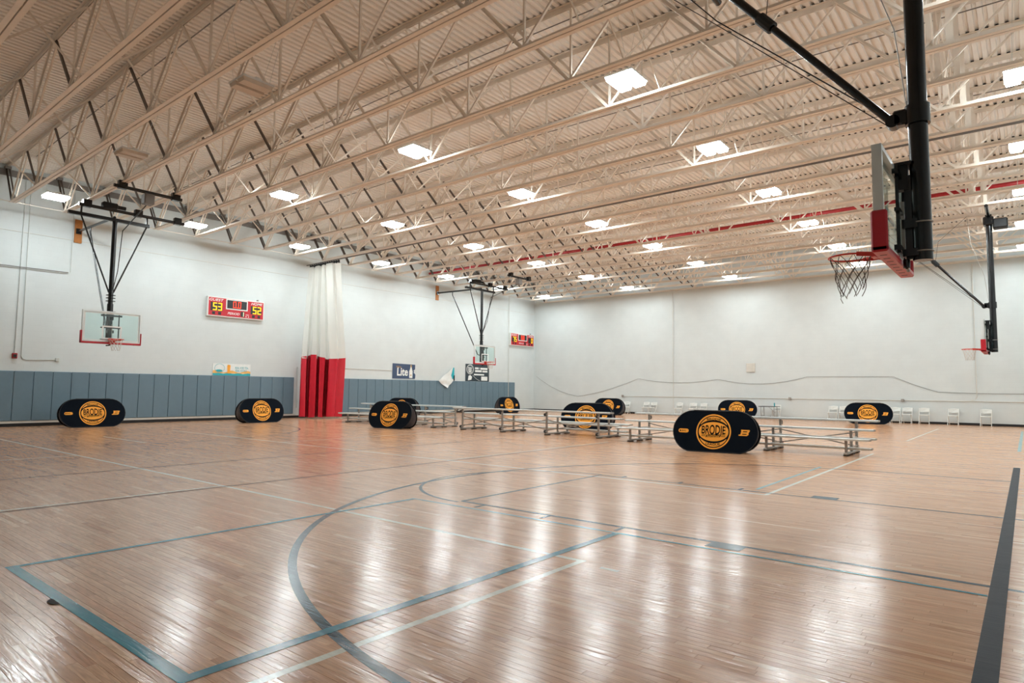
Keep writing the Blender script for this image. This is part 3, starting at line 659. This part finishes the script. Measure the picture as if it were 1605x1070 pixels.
# fallen banner hanging by one corner
t = thing('hanging_banner', 'crumpled white banner with teal corner drooping over the far pads', 'banner', (0.07, 29.2, 0), PI/2)
mb = MB(); N = 9
def hb(i, j):
    u, v = i/(N-1), j/(N-1)
    a = Vector((0.58, 0, 2.94)).lerp(Vector((0.62, 0, 2.10)), v); b = Vector((-0.82, 0, 2.06)).lerp(Vector((-0.02, 0, 1.60)), v)
    q = a.lerp(b, u); q.y = -0.03-0.10*abs(math.sin(u*5+v*3))*u; return q
mb.add([hb(i, j) for i in range(N) for j in range(N)] + [hb(i, j)+Vector((0, 0.004, 0)) for i in range(N) for j in range(N)],
       [(i*N+j, (i+1)*N+j, (i+1)*N+j+1, i*N+j+1) for i in range(N-1) for j in range(N-1)] + [(N*N+i*N+j, N*N+i*N+j+1, N*N+(i+1)*N+j+1, N*N+(i+1)*N+j) for i in range(N-1) for j in range(N-1)])
obj('sheet', mb, 'poster_w', t, sm=True, fix=False)
mb = MB().prism([(0.38, 2.42), (0.56, 2.94), (0.66, 2.94), (0.68, 2.30), (0.52, 2.16)], lambda u, v, q: (u, q, v), -0.045, -0.04); obj('teal_corner', mb, 'teal', t)
mb = MB().prism([(0.60, 2.08), (0.70, 2.08), (0.70, 2.46), (0.60, 2.40)], lambda u, v, q: (u, q, v), -0.05, -0.045); obj('dark_print', mb, 'ink', t)

# ------------------------------------------------------------------ divider curtain gathered at the left wall
cur = thing('divider_curtain', 'gathered divider curtain, red below and white mesh above', 'curtain', (0, 18.75, 0))
key = [(0.0, 0.0), (0.04, 0.26), (0.30, 0.28), (0.35, -0.38), (0.43, -0.38), (0.49, 0.24), (0.76, 0.32), (0.82, -0.34), (0.89, -0.34), (0.94, 0.22), (1.18, 0.30), (1.24, -0.42), (1.33, -0.42), (1.37, 0.42), (1.80, 0.46), (1.86, 0.02), (2.22, -0.10)]
def curve_pts(kp, n=6):
    out = []
    for i in range(len(kp)-1):
        a, b = kp[i], kp[i+1]
        for k in range(n): q = k/n; q2 = q*q*(3-2*q); out.append((a[0]+(b[0]-a[0])*q, a[1]+(b[1]-a[1])*q2))
    out.append(kp[-1]); return out
cp = curve_pts(key)
def curtain_mesh(z0, z1, rowsn, off, red):
    mb = MB(); n = len(cp); vs = []
    for k in range(rowsn+1):
        z = z0+(z1-z0)*k/rowsn
        for i, (sp_, dp) in enumerate(cp):
            q = max(0.0, (z-3.0)/4.8); low = 1-0.06*(1-min(z, 3.1)/3.1)*sp_/2.2
            bx_, by_ = 0.80+0.55*sp_*low+0.83*dp, -0.66+0.83*sp_*low-0.55*dp
            tx_, ty_ = 0.35+2.55*sp_/2.2, -0.30*dp
            sway = 0.03*math.sin(sp_*9+z*0.7); zz = z
            if red and k == rowsn: zz += 0.10*math.sin(i*0.07-0.6)
            if red and k == 0: zz += 0.05*(0.5+0.5*math.sin(i*0.17))
            vs.append((bx_+(tx_-bx_)*q+sway, by_+(ty_-by_)*q+off, zz))
    fs = [(k*n+i, k*n+i+1, (k+1)*n+i+1, (k+1)*n+i) for k in range(rowsn) for i in range(n-1)]
    return mb.add(vs, fs)
o = obj('vinyl_skirt', curtain_mesh(0.06, 3.1, 8, 0.0, True), 'curt_r', cur, fix=False); smooth(o, 80)
o = obj('mesh_drop', curtain_mesh(3.0, 7.78, 14, 0.012, False), 'curt_w', cur, fix=False); smooth(o, 80)
for i in range(14):
    xx = 0.42+i*0.185; obj('roller_hook', MB().cbox((xx-0.03, -0.05, 7.75), (xx+0.03, 0.05, 7.892), 0.008), 'blackm', cur)
tag(obj('curtain_track', MB().tube([(0.06, 18.75, 7.93), (31.6, 18.75, 7.93)], 0.032, 8), 'ledge'), 'long steel curtain track pipe under the roof trusses', 'track')

# ------------------------------------------------------------------ pop-up banners (local: front faces -Y)
BL, BH = 2.12, 1.04
LEAN = 0.28
def on_front(off): return lambda u, v: (u, -(LEAN*(1-(v+BH/2)/BH)+0.03)-off, v+BH/2)
def stadium(L, H, n=14):
    r = H/2; p = []
    for i in range(n+1): a = -PI/2+PI*i/n; p.append((L/2-r+r*math.cos(a), r*math.sin(a)))
    for i in range(n+1): a = PI/2+PI*i/n; p.append((-L/2+r+r*math.cos(a), r*math.sin(a)))
    return p
def sheet(poly, fn, off, th=0.002):
    f0, f1 = fn(off), fn(off+th); n = len(poly)
    return MB().add([f1(u, v) for u, v in poly] + [f0(u, v) for u, v in poly], [tuple(range(n)), tuple(range(2*n-1, n-1, -1))] + [(i, (i+1) % n, (i+1) % n+n, i+n) for i in range(n)])
def annulus(cx, cz, ro, ri, fn, off, n=48):
    f = fn(off); vs = []
    for i in range(n):
        a = 2*PI*i/n; vs += [f(cx+ro*math.cos(a), cz+ro*math.sin(a)), f(cx+ri*math.cos(a), cz+ri*math.sin(a))]
    return MB().add(vs, [(2*i, 2*((i+1) % n), 2*((i+1) % n)+1, 2*i+1) for i in range(n)])
def cloth_panel(sgn):
    """puffed oval cloth with real thickness"""
    st = stadium(BL-0.02, BH-0.02); n = len(st); mb = MB(); vs = []; K = 5
    def put(u, v, off):
        p = on_front(off)(u, v); return (p[0], p[1]*sgn, p[2])
    for side in (0, 1):
        for k in range(K):
            s = 1-k/K
            for (u, v) in st: vs.append(put(u*s, v*s, (0.0 if side == 0 else -0.012)))
        vs.append(put(0, 0, 0.0 if side == 0 else -0.012))
    M_ = K*n+1; fs = []
    for side in (0, 1):
        b = side*M_
        for k in range(K-1):
            for i in range(n): fs.append((b+k*n+i, b+k*n+(i+1) % n, b+(k+1)*n+(i+1) % n, b+(k+1)*n+i))
        for i in range(n): fs.append((b+(K-1)*n+i, b+(K-1)*n+(i+1) % n, b+K*n))
    for i in range(n): fs.append((i, (i+1) % n, M_+(i+1) % n, M_+i))
    return mb.add(vs, fs)
def make_banner():
    t = thing('pop_up_banner', '', 'banner', (0, 0, 0), 0, 'oval pop-up banners on the floor')
    fp = obj('front_panel', cloth_panel(1), 'ban', t); obj('back_panel', cloth_panel(-1), 'ban', t)
    inner = lambda off: (lambda u, v: (u, on_front(0)(u, v)[1]*-1-0.016-off, v+BH/2))
    obj('inner_lining', sheet(stadium(BL-0.08, BH-0.08), inner, 0.0), 'lining', t)
    inner2 = lambda off: (lambda u, v: (u, on_front(0)(u, v)[1]+0.016+off, v+BH/2))
    obj('inner_lining', sheet(stadium(BL-0.08, BH-0.08), inner2, 0.0), 'lining', t)
    for s in (1, -1):
        f = on_front(-0.006); obj('spring_hoop', MB().tube([(f(u, v)[0], f(u, v)[1]*s, max(f(u, v)[2], 0.012)) for u, v in stadium(BL, BH)], 0.012, 6, closed=True), 'blackm', t, sm=True)
    obj('top_hinge', MB().tube([(-0.55, 0, BH-0.015), (0.55, 0, BH-0.015)], 0.034, 8), 'blackm', t, sm=True)
    for s in (-1, 1): obj('ground_strap', MB().bar((0.5*s, -0.28, 0.012), (0.5*s, 0.28, 0.012), 0.03, 0.003, (0, 0, 1)), 'blackm', t)
    F1, F2 = 0.003, 0.006; CX = -0.02
    obj('logo_ring', annulus(CX, 0, 0.437, 0.402, on_front, F1), 'orange', fp)
    R = 0.378; a0 = 0.40
    def lens(k): return [(CX+R*0.985*math.cos(PI-PI*i/24), k*0.24*math.sin(PI*i/24)**0.9) for i in range(25)]
    obj('logo_lens', sheet(lens(1)+lens(-1)[::-1][1:-1], on_front, F1), 'orange', fp)
    for k in (1, -1):
        arc_o = [(CX+R*math.cos(a), k*R*math.sin(a)) for a in (0.52+(PI-1.04)*i/20 for i in range(21))]
        xa = R*math.cos(0.52); low = []
        for i in range(21):
            xx = -xa+2*xa*i/20; low.append((CX+xx, k*(0.045+0.245*(max(0, 1-(xx/(R*1.03))**2))**0.55)))
        obj('logo_cap', sheet(arc_o+low, on_front, F1), 'orange', fp)
    P2 = lambda dx, dz, off=F2: (lambda u, v: on_front(off)(u+dx, v+dz))
    bend = lambda rr, sg: (lambda u, v: ((rr+sg*v)*math.sin(u/rr), sg*((rr+sg*v)*math.cos(u/rr)-rr)))
    obj('lettering', fit_text('BRODIE', 0.36, 0.055, P2(CX, 0.318), 0, 0.022, bend(0.9, 1)), 'ink', fp)
    obj('lettering', fit_text('LEAGUE', 0.36, 0.055, P2(CX, -0.318), 0, 0.022, bend(0.9, -1)), 'ink', fp)
    def bulge(u, v): return u, v*(1.22-1.6*u*u*2) + (0.012*math.cos(u*4))
    obj('lettering', fit_text('BRODIE', 0.60, 0.205, P2(CX, 0.035), 0, 0.018, bulge), 'ink', fp)
    for q in (-0.12, -0.085): obj('seam_line', sheet([(CX-0.30, q), (CX-0.19, q), (CX-0.19, q+0.012), (CX-0.30, q+0.012)], on_front, F2), 'ink', fp); obj('seam_line', sheet([(CX+0.19, q), (CX+0.30, q), (CX+0.30, q+0.012), (CX+0.19, q+0.012)], on_front, F2), 'ink', fp)
    obj('script_backing', sheet([(CX-0.19, -0.15), (CX+0.17, -0.13), (CX+0.20, -0.07), (CX-0.17, -0.075)], on_front, F2), 'ink', fp)
    obj('lettering', fit_text('Summer', 0.34, 0.085, P2(CX, -0.105, 0.0095), 0.3, 0.01), 'orange', fp)
    obj('logo_pill', sheet([(x_-0.785, z_) for x_, z_ in stadium(0.265, 0.10, 8)], on_front, F1), 'orange', fp)
    obj('lettering', fit_text('BWL', 0.11, 0.036, P2(-0.775, 0.0), 0, 0.02), 'ink', fp); obj('pill_dot', sheet(ell(-0.868, 0, 0.02, 0.02, 10), on_front, F2), 'ink', fp)
    E_ = [(0.60, -0.075), (0.80, -0.075), (0.84, -0.045), (0.835, -0.005), (0.86, 0.03), (0.87, 0.062), (0.85, 0.075), (0.655, 0.075), (0.665, 0.045), (0.645, -0.045), (0.605, -0.045)]
    obj('logo_letter_mark', sheet(E_, on_front, F1), 'orange', fp)
    obj('mark_slit', sheet([(0.70, 0.018), (0.80, 0.018), (0.807, 0.038), (0.707, 0.038)], on_front, F2), 'ink', fp); obj('mark_slit', sheet([(0.685, -0.042), (0.785, -0.042), (0.792, -0.022), (0.692, -0.022)], on_front, F2), 'ink', fp)
    return t
BAN = [
    ((22.9, 16.11), 0.13, 'largest black oval pop-up banner, nearest, before the right bleachers'),
    ((1.84, 8.70), 1.51, 'black oval pop-up banner at far left, beside the grey wall pads'),
    ((2.93, 14.82), 1.62, 'black oval pop-up banner between the far left one and the red curtain'),
    ((9.94, 16.38), 0.16, 'black oval pop-up banner showing its grey inside, before the left bleachers'),
    ((3.74, 22.34), 0.10, 'black oval pop-up banner peeking out behind the left bleachers, right of the red curtain'),
    ((2.45, 32.53), 1.56, 'small black oval pop-up banner at the end of the far wall pads'),
    ((15.86, 21.13), 0.16, 'black oval pop-up banner seen through the rails of the middle bleachers'),
    ((8.45, 35.45), -0.03, 'distant black oval pop-up banner just right above the middle bleachers'),
    ((16.06, 36.98), 0.30, 'distant black oval pop-up banner partly hidden behind the largest banner'),
    ((22.94, 36.02), 0.15, 'distant black oval pop-up banner standing among the white chairs at right'),
]
b0 = make_banner()
for i, (p, a, lb) in enumerate(BAN):
    o = b0 if i == 0 else copy_tree(b0)
    o.location = (p[0], p[1], 0); o.rotation_euler = (0, 0, a); o['label'] = lb

# ------------------------------------------------------------------ bleachers (local: front toward -Y, base y 0 .. 1.4)
def bleacher(label, loc, rz, length, frames):
    t = thing('bleacher', label, 'bleachers', loc, rz, 'low aluminium bleachers')
    h = length/2
    rowsb = [('seat_plank', 0.06, 0.425, 0.24), ('seat_plank', 0.66, 0.635, 0.24), ('seat_plank', 1.32, 0.845, 0.24), ('foot_plank', 0.24, 0.20, 0.22), ('foot_plank', 0.80, 0.41, 0.20)]
    for (nm, y, z, w) in rowsb:
        mb = MB().cbox((-h, y-w/2, z-0.034), (h, y+w/2, z), 0.006)
        for s in (-1, 1): mb.box((-h+0.01, y+s*(w/2-0.012)-0.006, z-0.05), (h-0.01, y+s*(w/2-0.012)+0.006, z-0.03))
        o = obj(nm, mb, 'alu', t)
        for s in (-1, 1): obj('end_cap', MB().box((s*h-0.004, y-w/2, z-0.046), (s*h+0.004, y+w/2, z+0.001)), 'galv', o)
    for f in frames:
        for (nm, y, z) in (('front_leg', 0.06, 0.375), ('middle_leg', 0.66, 0.585), ('rear_leg', 1.32, 0.795)):
            obj(nm, MB().cbox((f-0.03, y-0.03, 0.07), (f+0.03, y+0.03, z), 0.006), 'galv', t)
        obj('skid', MB().cbox((f-0.045, -0.05, 0.025), (f+0.045, 1.42, 0.075), 0.01), 'galv', t)
        for y in (0.1, 0.7, 1.3): obj('rubber_foot', MB().cbox((f-0.055, y-0.14, 0.0), (f+0.055, y+0.10, 0.028), 0.008), 'rubber', t)
        rl = MB().bar((f, 0.06, 0.18), (f, 1.32, 0.18), 0.035, 0.035, (0, 0, 1)); rl.bar((f, 0.66, 0.40), (f, 1.32, 0.40), 0.035, 0.035, (0, 0, 1)); obj('frame_rail', rl, 'galv', t)
        for z in (0.70, 0.13):
            w_ = obj('caster', MB().tube([(f-0.022, 1.42, z), (f+0.022, 1.42, z)], 0.052, 14), 'rubber', t); obj('caster_fork', MB().cbox((f-0.03, 1.34, z-0.02), (f+0.03, 1.42, z+0.02), 0.004), 'galv', w_)
    for a, b in zip(frames[:-1], frames[1:]):
        obj('cross_brace', MB().bar((a, 1.27, 0.16), (b, 1.27, 0.52), 0.03, 0.006), 'galv', t); obj('cross_brace', MB().bar((a, 1.262, 0.52), (b, 1.262, 0.16), 0.03, 0.006), 'galv', t)
    return t
bleacher('right-hand aluminium bleachers behind the largest pop-up banner', (22.75, 17.30, 0), 0.0, 6.9, (-3.0, -1.0, 1.02, 2.92))
bleacher('middle aluminium bleachers seen from behind, tall posts toward the viewer', (15.4, 19.10, 0), PI+0.0, 6.95, (-2.98, -0.92, 1.07, 3.04))
bleacher('left-hand aluminium bleachers beside the red curtain', (7.95, 17.72, 0), 0.0, 6.6, (-2.72, -0.9, 1.0, 2.8))

# ------------------------------------------------------------------ white folding chairs along the back wall (local: faces -Y)
def make_chair():
    t = thing('folding_chair', '', 'chair', (0, 0, 0), 0, 'white folding chairs along the back wall')
    for s in (-1, 1):
        obj('front_leg', MB().tube([(0.215*s, 0.22, 0.80), (0.215*s, 0.10, 0.46), (0.215*s, -0.20, 0.0)], 0.014, 8), 'whiteplas', t, sm=True)
        obj('rear_leg', MB().tube([(0.19*s, -0.10, 0.44), (0.19*s, 0.26, 0.0)], 0.013, 8), 'whiteplas', t, sm=True)
    mb = MB(); n = 8
    for k in range(2): pass
    pf_ = lambda u, v, q: (u, 0.205+0.10*(v-0.64)-0.04*(1-(u/0.22)**2)*-1+q, v)
    poly = [(-0.22, 0.62), (-0.1, 0.60), (0.1, 0.60), (0.22, 0.62), (0.225, 0.76), (0.18, 0.80), (0.0, 0.815), (-0.18, 0.80), (-0.225, 0.76)]
    obj('backrest', MB().prism(poly, pf_, -0.012, 0.012), 'whiteplas', t)
    obj('seat', MB().cbox((-0.2, -0.22, 0.435), (0.2, 0.17, 0.468), 0.012), 'whiteplas', t)
    obj('crossbar', MB().tube([(-0.215, -0.13, 0.12), (0.215, -0.13, 0.12)], 0.010, 6), 'whiteplas', t); obj('crossbar', MB().tube([(-0.19, 0.18, 0.10), (0.19, 0.18, 0.10)], 0.010, 6), 'whiteplas', t)
    return t
CX_ = [27.57, 26.27, 25.06, 24.31, 23.79, 21.37, 20.82, 17.85, 13.45, 12.78, 11.85, 10.07, 9.56, 8.11]
ch0 = make_chair()
for i, xx in enumerate(CX_):
    o = ch0 if i == 0 else copy_tree(ch0)
    o.location = (xx, 38.22, 0); o.rotation_euler = (0, 0, random.uniform(-0.08, 0.08))
    o['label'] = 'rightmost white folding chair against the back wall' if i == 0 else ('leftmost white folding chair against the back wall' if i == len(CX_)-1 else f'white folding chair against the back wall, {ORD[i+1]} from the right')
t = thing('folding_table', 'dark-topped folding table between a pop-up banner and the back wall', 'table', (17.4, 37.55, 0))
obj('table_top', MB().cbox((-0.22, -0.37, 0.70), (0.78, 0.37, 0.735), 0.008), 'table', t)
for s in (-0.1, 0.62):
    for y in (-0.28, 0.28): obj('leg', MB().tube([(s, y, 0.70), (s, y, 0.0)], 0.016, 8), 'galv', t)
    obj('leg_brace', MB().tube([(s, -0.28, 0.2), (s, 0.28, 0.2)], 0.012, 6), 'galv', t); obj('leg_brace', MB().tube([(s, 0, 0.35), (s*0.4, 0, 0.69)], 0.010, 6), 'galv', t)
bt = thing('drink_bottle', 'small teal bottle standing on the dark folding table', 'bottle', (17.98, 37.5, 0.735))
obj('body', MB().tube([(0, 0, 0), (0, 0, 0.15), (0, 0, 0.19), (0, 0, 0.21)], [0.036, 0.036, 0.018, 0.016], 12), 'bottle', bt, sm=True); obj('cap', MB().tube([(0, 0, 0.21), (0, 0, 0.235)], 0.019, 10), 'poster_w', bt)

# ------------------------------------------------------------------ conduits, boxes and cables on the walls
def pipe(name, label, cat, pts, r, m, g=None): return tag(obj(name, MB().tube(pts, r, 6), m), label, cat, g)
pipe('conduit_pipe', 'vertical conduit above the alarm box on the left wall', 'conduit', [(0.02, 6.64, 9.3), (0.02, 6.64, 2.7)], 0.016, 'conduit')
pipe('conduit_pipe', 'L-shaped conduit bending right above the grey wall pads', 'conduit', [(0.02, 6.80, 9.3), (0.02, 6.85, 2.62), (0.02, 6.90, 2.52), (0.02, 7.0, 2.49), (0.02, 7.92, 2.52)], 0.016, 'conduit')
t = thing('alarm_box', 'small dark alarm box on the left wall above the pads', 'alarm', (0.0, 6.64, 2.52), PI/2)
obj('body', MB().cbox((-0.08, -0.09, 0.0), (0.08, -0.005, 0.20), 0.015), 'redpipe', t); obj('front_cover', MB().cbox((-0.05, -0.11, 0.04), (0.05, -0.088, 0.15), 0.008), 'blackm', t)
tag(obj('outlet_box', MB().cbox((0.003, 7.92, 2.46), (0.06, 8.05, 2.60), 0.012), 'conduit'), 'small grey outlet box at the end of the L-shaped conduit', 'outlet')
pipe('conduit_pipe', 'horizontal conduit high on the left wall at its left end', 'conduit', [(0.06, 4.5, 5.93), (0.06, 8.16, 5.96)], 0.018, 'ledge')
pipe('conduit_pipe', 'vertical conduit running down from the plywood block on the left wall', 'conduit', [(0.02, 8.24, 9.2), (0.02, 8.24, 5.99)], 0.012, 'conduit')
pipe('wall_joint_strip', 'long thin horizontal seam strip high on the left wall', 'strip', [(0.006, 4.0, 7.28), (0.006, BY-0.05, 7.28)], 0.011, 'strip')
pipe('conduit_pipe', 'vertical conduit between the grey pads and the red curtain', 'conduit', [(0.02, 18.44, 2.6), (0.02, 18.44, 0.5)], 0.014, 'conduit')
pipe('conduit_pipe', 'vertical conduit crossing the far end of the wall pads', 'conduit', [(0.075, 35.5, 8.9), (0.075, 35.5, 0.7)], 0.018, 'strip')
pipe('conduit_pipe', 'horizontal conduit above the pads right of the red curtain', 'conduit', [(0.02, 20.6, 2.62), (0.02, 24.7, 2.60)], 0.012, 'strip')
pipe('conduit_pipe', 'long low horizontal conduit along the back wall', 'conduit', [(7.6, BY-0.02, 1.17), (29.6, BY-0.02, 1.17)], 0.018, 'strip')
pipe('conduit_pipe', 'vertical conduit at the right end of the back wall', 'conduit', [(27.28, BY-0.055, 8.0), (27.24, BY-0.055, 1.40), (27.16, BY-0.055, 1.26), (27.0, BY-0.055, 1.22)], 0.016, 'strip')
pipe('conduit_pipe', 'vertical conduit in the left half of the back wall', 'conduit', [(11.37, BY-0.05, 8.0), (11.34, BY-0.05, 0.42)], 0.014, 'strip')
for xx, lb in ((7.65, 'grey outlet box at the left end of the low back wall conduit'), (18.52, 'grey outlet box on the back wall above the folding table'), (24.1, 'grey outlet box on the back wall right of the rightmost banner')):
    tag(obj('outlet_box', MB().cbox((xx-0.07, BY-0.12, 1.10), (xx+0.07, BY-0.04, 1.25), 0.012), 'galv'), lb, 'outlet')
tag(obj('wall_speaker', MB().cbox((16.05, BY-0.06, 2.72), (16.58, BY-0.003, 3.25), 0.015), 'strip'), 'pale square panel in the middle of the back wall', 'panel')
def swag(pts, sag):
    out = []
    for (a, b), s in zip(zip(pts[:-1], pts[1:]), sag):
        for k in range(8): q = k/8; out.append((a[0]+(b[0]-a[0])*q, BY-0.02, a[1]+(b[1]-a[1])*q-s*4*q*(1-q)))
    out.append((pts[-1][0], BY-0.02, pts[-1][1])); return out
pipe('hanging_cable', 'thin grey cable swagged along the back wall', 'cable', swag([(0.25, 2.55), (4.0, 1.10), (8.82, 2.36), (14.3, 2.30), (19.5, 2.43), (23.72, 2.41), (25.65, 1.62), (29.5, 1.57)], [0.25, 0.15, 0.25, 0.35, 0.0, 0.05, 0.03]), 0.008, 'ledge')
